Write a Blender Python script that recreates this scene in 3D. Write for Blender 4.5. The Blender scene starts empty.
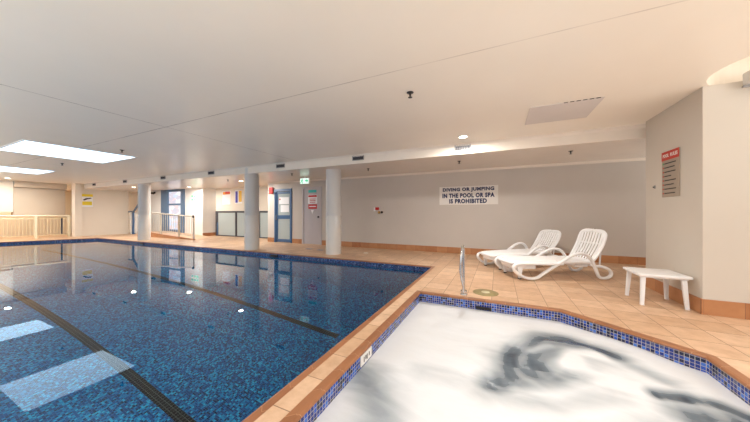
import bpy, bmesh, math, random
from mathutils import Vector, Matrix, noise
from mathutils.geometry import tessellate_polygon

random.seed(7)
sc = bpy.context.scene
COL = sc.collection
PI = math.pi

# ------------------------------------------------------------------ materials
def srgb(r, g, b):
    def c(v):
        v /= 255.0
        return v / 12.92 if v <= 0.04045 else ((v + 0.055) / 1.055) ** 2.4
    return (c(r), c(g), c(b), 1.0)

class NT:
    """small node-tree helper"""
    def __init__(self, name):
        self.m = bpy.data.materials.new(name)
        self.m.use_nodes = True
        self.t = self.m.node_tree
        self.t.nodes.clear()
        self.out = self.t.nodes.new('ShaderNodeOutputMaterial')
    def n(self, kind, **kw):
        nd = self.t.nodes.new(kind)
        for k, v in kw.items():
            setattr(nd, k, v)
        return nd
    def l(self, a, b):
        self.t.links.new(a, b)
    def math(self, op, a, b=None, c=None):
        nd = self.n('ShaderNodeMath', operation=op)
        for i, v in enumerate((a, b, c)):
            if v is None:
                continue
            if isinstance(v, (int, float)):
                nd.inputs[i].default_value = v
            else:
                self.l(v, nd.inputs[i])
        return nd.outputs[0]
    def mix(self, fac, a, b):
        nd = self.n('ShaderNodeMix', data_type='RGBA')
        for s, v in ((nd.inputs[0], fac), (nd.inputs[6], a), (nd.inputs[7], b)):
            if isinstance(v, (int, float, tuple)):
                s.default_value = v
            else:
                self.l(v, s)
        return nd.outputs[2]
    def principled(self, color, rough=0.5, metal=0.0, spec=0.5):
        p = self.n('ShaderNodeBsdfPrincipled')
        if isinstance(color, tuple):
            p.inputs['Base Color'].default_value = color
        else:
            self.l(color, p.inputs['Base Color'])
        if isinstance(rough, (int, float)):
            p.inputs['Roughness'].default_value = rough
        else:
            self.l(rough, p.inputs['Roughness'])
        p.inputs['Metallic'].default_value = metal
        p.inputs['Specular IOR Level'].default_value = spec
        self.l(p.outputs[0], self.out.inputs[0])
        return p
    def ramp(self, fac, stops, interp='LINEAR'):
        r = self.n('ShaderNodeValToRGB')
        r.color_ramp.interpolation = interp
        e = r.color_ramp.elements
        while len(e) < len(stops):
            e.new(0.5)
        for el, (p, c) in zip(e, stops):
            el.position = p
            el.color = c
        self.l(fac, r.inputs[0])
        return r.outputs[0]
    def bump(self, p, height, strength=0.2, dist=0.01):
        b = self.n('ShaderNodeBump')
        b.inputs['Strength'].default_value = strength
        b.inputs['Distance'].default_value = dist
        self.l(height, b.inputs['Height'])
        self.l(b.outputs[0], p.inputs['Normal'])

def paint(name, col, rough=0.5, spec=0.4, var=0.04, scale=3.0, metal=0.0, bump=0.0):
    t = NT(name)
    tc = t.n('ShaderNodeTexCoord')
    nz = t.n('ShaderNodeTexNoise')
    nz.inputs['Scale'].default_value = scale
    nz.inputs['Detail'].default_value = 4
    t.l(tc.outputs['Object'], nz.inputs['Vector'])
    d = tuple(max(0, c * (1 - var)) for c in col[:3]) + (1,)
    b = tuple(min(1, c * (1 + var)) for c in col[:3]) + (1,)
    c = t.ramp(nz.outputs[0], [(0.3, d), (0.7, b)])
    p = t.principled(c, rough, metal, spec)
    if bump:
        n2 = t.n('ShaderNodeTexNoise')
        n2.inputs['Scale'].default_value = 180
        t.l(tc.outputs['Object'], n2.inputs['Vector'])
        t.bump(p, n2.outputs[0], bump, 0.002)
    return t.m

def emit(name, col, strength):
    t = NT(name)
    e = t.n('ShaderNodeEmission')
    e.inputs[0].default_value = col
    e.inputs[1].default_value = strength
    t.l(e.outputs[0], t.out.inputs[0])
    return t.m

def grid_nodes(t, uv, pitch, grout):
    """uv socket (vector) -> (cell random value, grout mask, second random)"""
    sc_ = t.n('ShaderNodeVectorMath', operation='SCALE')
    t.l(uv, sc_.inputs[0]); sc_.inputs['Scale'].default_value = 1.0 / pitch
    fl = t.n('ShaderNodeVectorMath', operation='FLOOR')
    fr = t.n('ShaderNodeVectorMath', operation='FRACTION')
    t.l(sc_.outputs[0], fl.inputs[0]); t.l(sc_.outputs[0], fr.inputs[0])
    wn = t.n('ShaderNodeTexWhiteNoise', noise_dimensions='2D')
    t.l(fl.outputs[0], wn.inputs['Vector'])
    sp = t.n('ShaderNodeSeparateXYZ')
    t.l(fr.outputs[0], sp.inputs[0])
    def edge(s):
        a = t.math('SUBTRACT', s, 0.5)
        a = t.math('ABSOLUTE', a)
        return t.math('GREATER_THAN', a, 0.5 - grout / pitch / 2)
    g = t.math('MAXIMUM', edge(sp.outputs[0]), edge(sp.outputs[1]))
    return wn.outputs['Value'], g, wn.outputs['Color']

def mosaic(name, stops, grout_col, pitch, grout, rough=0.12):
    t = NT(name)
    uv = t.n('ShaderNodeUVMap')
    v, g, _ = grid_nodes(t, uv.outputs[0], pitch, grout)
    c = t.ramp(v, stops, 'CONSTANT')
    c = t.mix(g, c, grout_col)
    p = t.principled(c, t.math('MULTIPLY_ADD', g, 0.5, rough), 0, 0.5)
    return t.m

def deck_tile(name, ca, cb, cc, grout_col, pitch, grout, ox=0.0, oy=0.0):
    t = NT(name)
    tc = t.n('ShaderNodeTexCoord')
    mp = t.n('ShaderNodeMapping')
    mp.inputs['Location'].default_value = (ox, oy, 0)
    t.l(tc.outputs['Object'], mp.inputs[0])
    v, g, _ = grid_nodes(t, mp.outputs[0], pitch, grout)
    c = t.ramp(v, [(0.0, ca), (0.5, cb), (1.0, cc)])
    nz = t.n('ShaderNodeTexNoise')
    nz.inputs['Scale'].default_value = 7
    nz.inputs['Detail'].default_value = 6
    nz.inputs['Roughness'].default_value = 0.65
    t.l(tc.outputs['Object'], nz.inputs['Vector'])
    mott = t.ramp(nz.outputs[0], [(0.28, (0.78, 0.70, 0.62, 1)), (0.60, (1.10, 1.09, 1.08, 1))])
    mu = t.n('ShaderNodeMix', data_type='RGBA', blend_type='MULTIPLY')
    mu.inputs[0].default_value = 0.8
    t.l(c, mu.inputs[6]); t.l(mott, mu.inputs[7])
    c = t.mix(g, mu.outputs[2], grout_col)
    p = t.principled(c, t.math('MULTIPLY_ADD', nz.outputs[0], 0.25, 0.28), 0, 0.4)
    inv = t.math('SUBTRACT', 1.0, g)
    t.bump(p, inv, 0.35, 0.003)
    return t.m

def joint_tile(name, ca, cb, joint_col, pitch, joint):
    """bullnose / skirting tiles: joints every pitch metres along U"""
    t = NT(name)
    uv = t.n('ShaderNodeUVMap')
    sp = t.n('ShaderNodeSeparateXYZ')
    t.l(uv.outputs[0], sp.inputs[0])
    u = t.math('DIVIDE', sp.outputs[0], pitch)
    f = t.math('FRACT', u)
    g = t.math('GREATER_THAN', t.math('ABSOLUTE', t.math('SUBTRACT', f, 0.5)), 0.5 - joint / pitch / 2)
    wn = t.n('ShaderNodeTexWhiteNoise', noise_dimensions='1D')
    t.l(t.math('FLOOR', u), wn.inputs['W'])
    tc = t.n('ShaderNodeTexCoord')
    nz = t.n('ShaderNodeTexNoise')
    nz.inputs['Scale'].default_value = 9
    nz.inputs['Detail'].default_value = 5
    t.l(tc.outputs['Object'], nz.inputs['Vector'])
    k = t.math('ADD', t.math('MULTIPLY', wn.outputs['Value'], 0.5), t.math('MULTIPLY', nz.outputs[0], 0.5))
    c = t.ramp(k, [(0.15, ca), (0.8, cb)])
    c = t.mix(g, c, joint_col)
    t.principled(c, 0.35, 0, 0.4)
    return t.m

def ceiling_paint(name, col):
    """off-white gloss paint with the two sheet joints that show in the plaster"""
    t = NT(name)
    tc = t.n('ShaderNodeTexCoord')
    sp = t.n('ShaderNodeSeparateXYZ')
    t.l(tc.outputs['Object'], sp.inputs[0])
    nz = t.n('ShaderNodeTexNoise')
    nz.inputs['Scale'].default_value = 1.3
    nz.inputs['Detail'].default_value = 3
    t.l(tc.outputs['Object'], nz.inputs['Vector'])
    def line(s, at, w):
        return t.math('LESS_THAN', t.math('ABSOLUTE', t.math('SUBTRACT', s, at)), w)
    wear = t.n('ShaderNodeMapRange')      # the joint is dirtier over the pool than over the deck
    wear.inputs['From Min'].default_value = -4.5
    wear.inputs['From Max'].default_value = -0.5
    wear.inputs['To Min'].default_value = 1.0
    wear.inputs['To Max'].default_value = 0.35
    t.l(sp.outputs[0], wear.inputs['Value'])
    brk = t.n('ShaderNodeTexNoise')
    brk.inputs['Scale'].default_value = 2.2
    t.l(tc.outputs['Object'], brk.inputs['Vector'])
    brkf = t.ramp(brk.outputs[0], [(0.35, (0.4, 0.4, 0.4, 1)), (0.6, (0.9, 0.9, 0.9, 1))])
    j = t.math('MAXIMUM', t.math('MULTIPLY', line(sp.outputs[1], 2.61, 0.007), wear.outputs[0]), line(sp.outputs[0], -5.25, 0.007))
    j = t.math('MULTIPLY', j, brkf)
    base = t.ramp(nz.outputs[0], [(0.3, tuple(c * 0.97 for c in col[:3]) + (1,)), (0.7, col)])
    c = t.mix(j, base, srgb(120, 100, 85))
    t.principled(c, 0.32, 0, 0.45)
    return t.m

def water_mat():
    t = NT('clear_water')
    g = t.n('ShaderNodeBsdfGlass')
    g.inputs['IOR'].default_value = 1.33
    g.inputs['Roughness'].default_value = 0.0
    g.inputs['Color'].default_value = (0.97, 0.99, 1.0, 1)
    tc = t.n('ShaderNodeTexCoord')
    nz = t.n('ShaderNodeTexNoise')
    nz.inputs['Scale'].default_value = 2.5
    nz.inputs['Detail'].default_value = 2
    t.l(tc.outputs['Object'], nz.inputs['Vector'])
    b = t.n('ShaderNodeBump')
    b.inputs['Strength'].default_value = 0.006
    b.inputs['Distance'].default_value = 0.02
    t.l(nz.outputs[0], b.inputs['Height'])
    t.l(b.outputs[0], g.inputs['Normal'])
    t.l(g.outputs[0], t.out.inputs[0])
    return t.m

def foam_mat():
    """foaming spa water: white foam with swirls of clearer grey water (attribute 'clear' from the mesh)"""
    t = NT('foaming_water')
    at = t.n('ShaderNodeAttribute', attribute_name='clear')
    tc = t.n('ShaderNodeTexCoord')
    mp = t.n('ShaderNodeMapping')
    mp.inputs['Rotation'].default_value = (0, 0, 0.5)
    mp.inputs['Scale'].default_value = (1.5, 3.6, 3)
    t.l(tc.outputs['Object'], mp.inputs[0])
    nz = t.n('ShaderNodeTexNoise')
    nz.inputs['Scale'].default_value = 1.0
    nz.inputs['Detail'].default_value = 4
    nz.inputs['Roughness'].default_value = 0.5
    nz.inputs['Distortion'].default_value = 1.6
    t.l(mp.outputs[0], nz.inputs['Vector'])
    k = t.math('ADD', at.outputs['Fac'], t.math('MULTIPLY', t.math('SUBTRACT', nz.outputs[0], 0.5), 0.40))
    c = t.ramp(k, [(0.06, srgb(205, 207, 209)), (0.4, srgb(162, 168, 172)), (0.75, srgb(92, 103, 112)), (1.0, srgb(40, 50, 64))])
    r = t.ramp(k, [(0.1, (0.55, 0.55, 0.55, 1)), (0.9, (0.18, 0.18, 0.18, 1))])
    p = t.principled(c, 0.5, 0, 0.4)
    t.l(r, p.inputs['Roughness'])
    n2 = t.n('ShaderNodeTexNoise')
    n2.inputs['Scale'].default_value = 3.0
    n2.inputs['Detail'].default_value = 5
    t.l(mp.outputs[0], n2.inputs['Vector'])
    t.bump(p, n2.outputs[0], 0.10, 0.05)
    return t.m

def glass_pane(name, tint=(0.9, 0.95, 0.97, 1), rough=0.0, white=0.0):
    t = NT(name)
    tr = t.n('ShaderNodeBsdfTransparent'); tr.inputs[0].default_value = tint
    gl = t.n('ShaderNodeBsdfGlossy'); gl.inputs['Roughness'].default_value = rough
    fr = t.n('ShaderNodeFresnel'); fr.inputs[0].default_value = 1.5
    m = t.n('ShaderNodeMixShader')
    t.l(fr.outputs[0], m.inputs[0]); t.l(tr.outputs[0], m.inputs[1]); t.l(gl.outputs[0], m.inputs[2])
    last = m
    if white:
        df = t.n('ShaderNodeBsdfDiffuse'); df.inputs[0].default_value = srgb(210, 220, 218)
        m2 = t.n('ShaderNodeMixShader'); m2.inputs[0].default_value = white
        t.l(m.outputs[0], m2.inputs[1]); t.l(df.outputs[0], m2.inputs[2])
        last = m2
    t.l(last.outputs[0], t.out.inputs[0])
    return t.m

def lit_pane():
    """daylit window: pale pink, blue and white shapes of the street outside"""
    t = NT('daylit_glass')
    tc = t.n('ShaderNodeTexCoord')
    v = t.n('ShaderNodeTexVoronoi'); v.inputs['Scale'].default_value = 2.6
    mp = t.n('ShaderNodeMapping'); mp.inputs['Scale'].default_value = (1.2, 1, 2.2)
    t.l(tc.outputs['Object'], mp.inputs[0]); t.l(mp.outputs[0], v.inputs['Vector'])
    sp = t.n('ShaderNodeSeparateColor'); t.l(v.outputs['Color'], sp.inputs[0])
    c = t.ramp(sp.outputs[0], [(0, srgb(196, 210, 232)), (0.3, srgb(236, 236, 242)), (0.6, srgb(230, 205, 205)), (0.85, srgb(205, 200, 212))], 'LINEAR')
    e = t.n('ShaderNodeEmission'); e.inputs[1].default_value = 0.95
    t.l(c, e.inputs[0])
    gl = t.n('ShaderNodeBsdfGlossy'); gl.inputs['Roughness'].default_value = 0.02
    fr = t.n('ShaderNodeFresnel'); fr.inputs[0].default_value = 1.45
    m = t.n('ShaderNodeMixShader')
    t.l(fr.outputs[0], m.inputs[0]); t.l(e.outputs[0], m.inputs[1]); t.l(gl.outputs[0], m.inputs[2])
    t.l(m.outputs[0], t.out.inputs[0])
    return t.m

M = {}
M['ceiling'] = ceiling_paint('ceiling_paint', srgb(242, 234, 220))
M['soffit'] = paint('soffit_paint', srgb(226, 216, 203), 0.22, 0.5, 0.02)
M['back'] = paint('greige_wall_paint', srgb(197, 189, 180), 0.45, 0.35, 0.02, 1.5, bump=0.05)
M['right'] = paint('warm_wall_paint', srgb(200, 192, 180), 0.45, 0.35, 0.02, 1.5, bump=0.05)
M['cream'] = paint('cream_wall_paint', srgb(226, 216, 200), 0.45, 0.35, 0.02, 1.5)
M['tanwall'] = paint('tan_wall_paint', srgb(205, 190, 170), 0.5, 0.3, 0.02, 1.5)
M['white'] = paint('white_paint', srgb(232, 229, 224), 0.4, 0.4, 0.02)
M['column'] = paint('column_paint', srgb(204, 201, 198), 0.35, 0.4, 0.02)
M['column_low'] = paint('column_gloss_paint', srgb(214, 209, 202), 0.2, 0.5, 0.02)
M['deck'] = deck_tile('deck_tiles', srgb(190, 156, 125), srgb(201, 168, 138), srgb(210, 180, 151), srgb(138, 108, 84), 0.33, 0.007, 0.08, 0.10)
M['coping'] = joint_tile('terracotta_bullnose', srgb(134, 88, 58), srgb(158, 108, 74), srgb(178, 132, 98), 0.24, 0.005)
M['skirt'] = joint_tile('terracotta_skirting', srgb(158, 102, 64), srgb(188, 136, 94), srgb(136, 94, 66), 0.33, 0.006)
M['pool'] = mosaic('pool_mosaic', [(0, srgb(1, 64, 126)), (0.2, srgb(2, 122, 184)), (0.42, srgb(1, 80, 146)), (0.62, srgb(4, 150, 204)), (0.76, srgb(1, 30, 78)), (0.9, srgb(40, 184, 224))], srgb(24, 112, 150), 0.023, 0.0024)
M['lane'] = mosaic('lane_mosaic', [(0, srgb(10, 14, 22)), (0.4, srgb(18, 22, 30)), (0.75, srgb(8, 10, 16))], srgb(64, 80, 66), 0.046, 0.005)
M['band'] = mosaic('waterline_mosaic', [(0, srgb(18, 46, 104)), (0.25, srgb(36, 72, 138)), (0.45, srgb(12, 30, 72)), (0.65, srgb(60, 98, 156)), (0.8, srgb(24, 54, 116)), (0.93, srgb(100, 118, 150))], srgb(100, 114, 138), 0.03, 0.003)
M['spatile'] = mosaic('spa_mosaic', [(0, srgb(18, 46, 124)), (0.28, srgb(36, 82, 176)), (0.45, srgb(10, 22, 62)), (0.68, srgb(60, 108, 190)), (0.80, srgb(22, 50, 128)), (0.95, srgb(80, 84, 120))], srgb(176, 168, 156), 0.031, 0.0036)
M['water'] = water_mat()
M['foam'] = foam_mat()
M['plastic'] = paint('white_resin', srgb(240, 240, 240), 0.35, 0.45, 0.01)
M['table_plastic'] = paint('white_table_resin', srgb(230, 230, 230), 0.4, 0.4, 0.01)
M['rubber'] = paint('dark_rubber', srgb(60, 52, 48), 0.7, 0.2)
M['chrome'] = paint('polished_steel', srgb(205, 205, 205), 0.12, 0.5, 0.02, metal=1.0)
M['lid'] = paint('aged_lid_plastic', srgb(146, 132, 92), 0.5, 0.3, 0.08, 14)
M['lidlight'] = paint('pale_lid_plastic', srgb(196, 187, 156), 0.5, 0.3)
M['black'] = paint('black_metal', srgb(34, 28, 26), 0.45, 0.4)
M['darkgrey'] = paint('dark_grille', srgb(70, 70, 76), 0.5, 0.3)
M['grille'] = paint('grey_grille', srgb(150, 147, 145), 0.45, 0.35)
M['patch'] = paint('grey_panel_paint', srgb(212, 206, 201), 0.6, 0.25, 0.02)
M['blue'] = paint('blue_door_paint', srgb(66, 98, 136), 0.35, 0.4, 0.03)
M['bluegrey'] = paint('blue_grey_frame', srgb(92, 116, 142), 0.35, 0.4, 0.03)
M['greydoor'] = paint('grey_door_paint', srgb(186, 180, 182), 0.4, 0.35, 0.02)
M['pane'] = glass_pane('door_glass')
M['frost'] = glass_pane('frosted_glass', (0.85, 0.93, 0.95, 1), 0.08, 0.6)
M['lit'] = lit_pane()
M['signwhite'] = paint('sign_white', srgb(226, 222, 216), 0.45, 0.3, 0.01)
M['navy'] = paint('navy_lettering', srgb(26, 38, 82), 0.5, 0.3, 0.02)
M['red'] = paint('sign_red', srgb(196, 42, 38), 0.45, 0.35, 0.02)
M['darkred'] = paint('rules_red', srgb(182, 58, 44), 0.5, 0.3, 0.02)
M['signgrey'] = paint('rules_board', srgb(160, 147, 132), 0.5, 0.3, 0.02)
M['ink'] = paint('dark_ink', srgb(58, 52, 50), 0.6, 0.2)
M['green'] = paint('sign_green', srgb(60, 150, 90), 0.5, 0.3)
M['palegreen'] = paint('pale_green', srgb(120, 214, 168), 0.5, 0.3)
M['teal'] = paint('sign_teal', srgb(70, 190, 182), 0.5, 0.3)
M['yellow'] = paint('sign_yellow', srgb(232, 208, 52), 0.5, 0.3)
M['orange'] = paint('poster_orange', srgb(238, 148, 44), 0.5, 0.3)
M['amber'] = paint('poster_amber', srgb(240, 186, 60), 0.5, 0.3)
M['violet'] = paint('poster_violet', srgb(72, 60, 170), 0.5, 0.3)
M['paper'] = paint('paper', srgb(238, 238, 240), 0.6, 0.2, 0.01)
M['rail'] = paint('cream_rail_metal', srgb(226, 214, 184), 0.35, 0.4, 0.02)
M['steelrail'] = paint('pale_steel', srgb(206, 200, 188), 0.3, 0.4, 0.02, metal=0.4)
M['exitwhite'] = emit('exit_face', (0.80, 1.0, 0.9, 1), 0.8)
M['exitgreen'] = emit('exit_green', (0.01, 0.5, 0.2, 1), 0.8)
M['sky'] = emit('skylight_diffuser', (0.62, 0.82, 1.0, 1), 2.2)
M['lamp'] = emit('lamp_lens', (1.0, 0.88, 0.70, 1), 9.0)
M['marker'] = paint('blue_grey_tile', srgb(112, 124, 160), 0.4, 0.4)
M['brass'] = paint('brass', srgb(190, 150, 84), 0.35, 0.5, 0.03, metal=0.7)

# ------------------------------------------------------------------ mesh helper
class MB:
    def __init__(self):
        self.b = bmesh.new()
        self.uv = self.b.loops.layers.uv.new('UVMap')
    def box(self, x0, x1, y0, y1, z0, z1, bev=0.0, seg=2, mat=None):
        r = bmesh.ops.create_cube(self.b, size=1.0)
        vs = r['verts']
        for v in vs:
            v.co = Vector(((x0 + x1) / 2 + v.co.x * (x1 - x0), (y0 + y1) / 2 + v.co.y * (y1 - y0), (z0 + z1) / 2 + v.co.z * (z1 - z0)))
        if bev:
            es = list({e for v in vs for e in v.link_edges})
            r2 = bmesh.ops.bevel(self.b, geom=es, offset=bev, segments=seg, profile=0.5, affect='EDGES')
            vs = list({v for f in r2['faces'] for v in f.verts} | {v for v in vs if v.is_valid})
        if mat is not None:
            for v in vs:
                v.co = mat @ v.co
        return self
    def prism(self, pts, axis, a, b, bev=0.0):
        """extrude a 2-D outline along an axis ('x': pts are (y,z); 'y': (x,z); 'z': (x,y))"""
        def to(p, t):
            return {'x': (t, p[0], p[1]), 'y': (p[0], t, p[1]), 'z': (p[0], p[1], t)}[axis]
        va = [self.b.verts.new(to(p, a)) for p in pts]
        vb = [self.b.verts.new(to(p, b)) for p in pts]
        n = len(pts)
        fs = [self.b.faces.new(va), self.b.faces.new(list(reversed(vb)))]
        for i in range(n):
            j = (i + 1) % n
            fs.append(self.b.faces.new((va[j], va[i], vb[i], vb[j])))
        bmesh.ops.recalc_face_normals(self.b, faces=fs)
        if bev:
            es = list({e for f in fs for e in f.edges})
            bmesh.ops.bevel(self.b, geom=es, offset=bev, segments=2, profile=0.5, affect='EDGES')
        return self
    def tube(self, path, r, seg=12, closed=False, ry=None, up=None):
        """sweep a round (or elliptical r x ry) section along a path"""
        P = [Vector(p) for p in path]
        n = len(P)
        up = Vector(up) if up else None
        rings = []
        prev = None
        for i, p in enumerate(P):
            if closed:
                t = P[(i + 1) % n] - P[i - 1]
            else:
                t = P[min(i + 1, n - 1)] - P[max(i - 1, 0)]
            t.normalize()
            if up is not None:
                a = up.copy()
            elif prev is None:
                a = Vector((0, 0, 1)) if abs(t.z) < 0.9 else Vector((1, 0, 0))
            else:
                a = prev
            a = (a - t * a.dot(t))
            a.normalize()
            prev = a
            b = t.cross(a)
            rr = r[i] if isinstance(r, (list, tuple)) else r
            r2 = ry if ry else rr
            rings.append([self.b.verts.new(p + a * math.cos(2 * PI * k / seg) * rr + b * math.sin(2 * PI * k / seg) * r2) for k in range(seg)])
        m = n if closed else n - 1
        for i in range(m):
            A, B = rings[i], rings[(i + 1) % n]
            for k in range(seg):
                f = self.b.faces.new((A[k], A[(k + 1) % seg], B[(k + 1) % seg], B[k]))
                f.smooth = True
        if not closed:
            self.b.faces.new([self.b.verts.new(v.co) for v in reversed(rings[0])])
            self.b.faces.new([self.b.verts.new(v.co) for v in rings[-1]])
        return self
    def lathe(self, prof, c=(0, 0, 0), seg=32, axis='z', smooth=True):
        """revolve (r, h) profile about an axis through c"""
        rings = []
        c = Vector(c)
        for r, h in prof:
            ring = []
            if r < 1e-6:
                r = 1e-5
            for k in range(seg):
                a = 2 * PI * k / seg
                p = (r * math.cos(a), r * math.sin(a), h)
                if axis == 'y':
                    p = (p[0], p[2], p[1])
                elif axis == 'x':
                    p = (p[2], p[0], p[1])
                ring.append(self.b.verts.new(c + Vector(p)))
            rings.append(ring)
        fs = []
        for A, B in zip(rings, rings[1:]):
            for k in range(seg):
                f = self.b.faces.new((A[k], A[(k + 1) % seg], B[(k + 1) % seg], B[k]))
                f.smooth = smooth
                fs.append(f)
        fs.append(self.b.faces.new([self.b.verts.new(v.co) for v in reversed(rings[0])]))
        fs.append(self.b.faces.new([self.b.verts.new(v.co) for v in rings[-1]]))
        bmesh.ops.recalc_face_normals(self.b, faces=fs)
        return self
    def quad(self, pts, uvs=None):
        vs = [self.b.verts.new(p) for p in pts]
        f = self.b.faces.new(vs)
        if uvs:
            for l, u in zip(f.loops, uvs):
                l[self.uv].uv = u
        return f
    def build(self, name, mat, parent=None, loc=None):
        me = bpy.data.meshes.new(name)
        self.b.normal_update()
        self.b.to_mesh(me)
        self.b.free()
        o = bpy.data.objects.new(name, me)
        COL.objects.link(o)
        if mat is not None:
            me.materials.append(M[mat] if isinstance(mat, str) else mat)
        if parent is not None:
            o.parent = parent
        if loc:
            o.location = loc
        return o

def tag(o, label=None, cat=None, group=None, kind=None):
    if label: o['label'] = label
    if cat: o['category'] = cat
    if group: o['group'] = group
    if kind: o['kind'] = kind
    return o

def struct(o):
    o['kind'] = 'structure'
    return o

def thing(name, label, cat, loc=(0, 0, 0), rz=0.0, group=None):
    o = bpy.data.objects.new(name, None)
    o.empty_display_size = 0.1
    COL.objects.link(o)
    o.location = loc
    o.rotation_euler = (0, 0, rz)
    return tag(o, label, cat, group)

def copy_tree(o, parent=None):
    c = o.copy()
    COL.objects.link(c)
    c.parent = parent
    for ch in list(o.children):
        copy_tree(ch, c)
    return c

def smooth_path(pts, n=6, closed=False):
    """Catmull-Rom through points"""
    P = [Vector(p) for p in pts]
    out = []
    m = len(P)
    rng = range(m) if closed else range(m - 1)
    for i in rng:
        if closed:
            a, b, c, d = P[i - 1], P[i], P[(i + 1) % m], P[(i + 2) % m]
        else:
            a, b, c, d = P[max(i - 1, 0)], P[i], P[i + 1], P[min(i + 2, m - 1)]
        for k in range(n):
            t = k / n
            out.append(0.5 * ((2 * b) + (c - a) * t + (2 * a - 5 * b + 4 * c - d) * t * t + (3 * b - a - 3 * c + d) * t ** 3))
    if not closed:
        out.append(P[-1])
    return out

def lettering(body, width, height, depth, bold=0.02):
    """text as a mesh, centred on the origin, in the XY plane, scaled to width x height"""
    cu = bpy.data.curves.new('letters', 'FONT')
    cu.body = body
    cu.size = 1.0
    cu.offset = bold
    cu.space_character = 1.12
    cu.extrude = 0.02
    cu.resolution_u = 3
    o = bpy.data.objects.new('letters_source', cu)
    COL.objects.link(o)
    dg = bpy.context.evaluated_depsgraph_get()
    me = bpy.data.meshes.new_from_object(o.evaluated_get(dg))
    bpy.data.objects.remove(o)
    bpy.data.curves.remove(cu)
    xs = [v.co.x for v in me.vertices]; ys = [v.co.y for v in me.vertices]; zs = [v.co.z for v in me.vertices]
    for v in me.vertices:
        v.co.x = (v.co.x - (min(xs) + max(xs)) / 2) / (max(xs) - min(xs)) * width
        v.co.y = (v.co.y - (min(ys) + max(ys)) / 2) / (max(ys) - min(ys)) * height
        v.co.z = (v.co.z - min(zs)) / (max(zs) - min(zs)) * depth
    return me

def mesh_obj(name, me, mat, parent):
    o = bpy.data.objects.new(name, me)
    COL.objects.link(o)
    me.materials.clear()
    me.materials.append(M[mat])
    o.parent = parent
    return o

FACE_S = Matrix(((1, 0, 0, 0), (0, 0, -1, 0), (0, 1, 0, 0), (0, 0, 0, 1)))       # sign plane facing -Y
FACE_W = Matrix(((0, 0, -1, 0), (-1, 0, 0, 0), (0, 1, 0, 0), (0, 0, 0, 1)))      # sign plane facing -X

# ------------------------------------------------------------------ layout constants
ZC = 2.70          # main ceiling
ZS = 2.47          # lower ceiling along the back
YB = 5.95          # step between the two ceilings
YW = 8.10          # back wall
XW = 2.20          # right pier wall
WL = -0.10         # pool water level
WS = -0.14        # spa water level
POOL = [(-1.332, -1.7), (-1.332, 5.86), (-17.4, 5.80), (-18.6, 3.2), (-19.4, 0.5), (-19.4, -1.7)]
SPA = [(1.585, 0.85), (1.585, 3.17), (0.69, 3.905), (-1.07, 3.905), (-1.07, 0.85)]

def offset_poly(poly, d):
    """offset a counter-clockwise polygon outward by d"""
    n = len(poly)
    area = sum(poly[i][0] * poly[(i + 1) % n][1] - poly[(i + 1) % n][0] * poly[i][1] for i in range(n))
    s = 1 if area > 0 else -1
    out = []
    for i in range(n):
        a, b, c = Vector(poly[i - 1]), Vector(poly[i]), Vector(poly[(i + 1) % n])
        t1 = (b - a).normalized(); t2 = (c - b).normalized()
        n1 = Vector((t1.y, -t1.x)) * s; n2 = Vector((t2.y, -t2.x)) * s
        m = (n1 + n2); m.normalize()
        out.append(tuple(b + m * (d / m.dot(n1))))
    return out

POOL_O = offset_poly(POOL, 0.06)
SPA_O = offset_poly(SPA, 0.066)

# ------------------------------------------------------------------ floor
def tess(rings, z, name, mat):
    mb = MB()
    flat = [Vector((p[0], p[1], 0)) for r in rings for p in r]
    vs = [mb.b.verts.new((p.x, p.y, z)) for p in flat]
    fs = []
    for tri in tessellate_polygon([[Vector((p[0], p[1], 0)) for p in r] for r in rings]):
        try:
            fs.append(mb.b.faces.new([vs[i] for i in tri]))
        except ValueError:
            pass
    for f in fs:
        f.normal_update()
        if f.normal.z < 0:
            f.normal_flip()
    return mb, fs

mb, fs = tess([[(-23.5, -1.9), (5.5, -1.9), (5.5, 10.6), (-23.5, 10.6)], POOL_O, SPA_O], 0.0, 'floor', 'deck')
floor = struct(mb.build('floor', 'deck'))

def coping(name, poly, width, nose=0.012):
    """rounded terracotta edge tiles round a basin"""
    mb = MB()
    prof = [(width, -0.02), (width, 0.002), (0.010, 0.003), (-0.004, 0.0), (-0.009, -0.006), (-nose, -0.013), (-nose, -0.020), (0.0, -0.022)]
    rings = [(offset_poly(poly, d), z) for d, z in prof]
    n = len(poly)
    u0 = 0.0
    for i in range(n):
        j = (i + 1) % n
        L = (Vector(poly[j]) - Vector(poly[i])).length
        for (A, za), (B, zb) in zip(rings, rings[1:] + rings[:1]):
            mb.quad([(A[i][0], A[i][1], za), (A[j][0], A[j][1], za), (B[j][0], B[j][1], zb), (B[i][0], B[i][1], zb)],
                    [(u0, 0), (u0 + L, 0), (u0 + L, 1), (u0, 1)])
        u0 += L
    bmesh.ops.remove_doubles(mb.b, verts=mb.b.verts[:], dist=1e-5)
    bmesh.ops.recalc_face_normals(mb.b, faces=mb.b.faces[:])
    return struct(mb.build(name, 'coping'))
coping('trim_1', POOL, 0.06)
coping('trim_2', SPA, 0.066)

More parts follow.
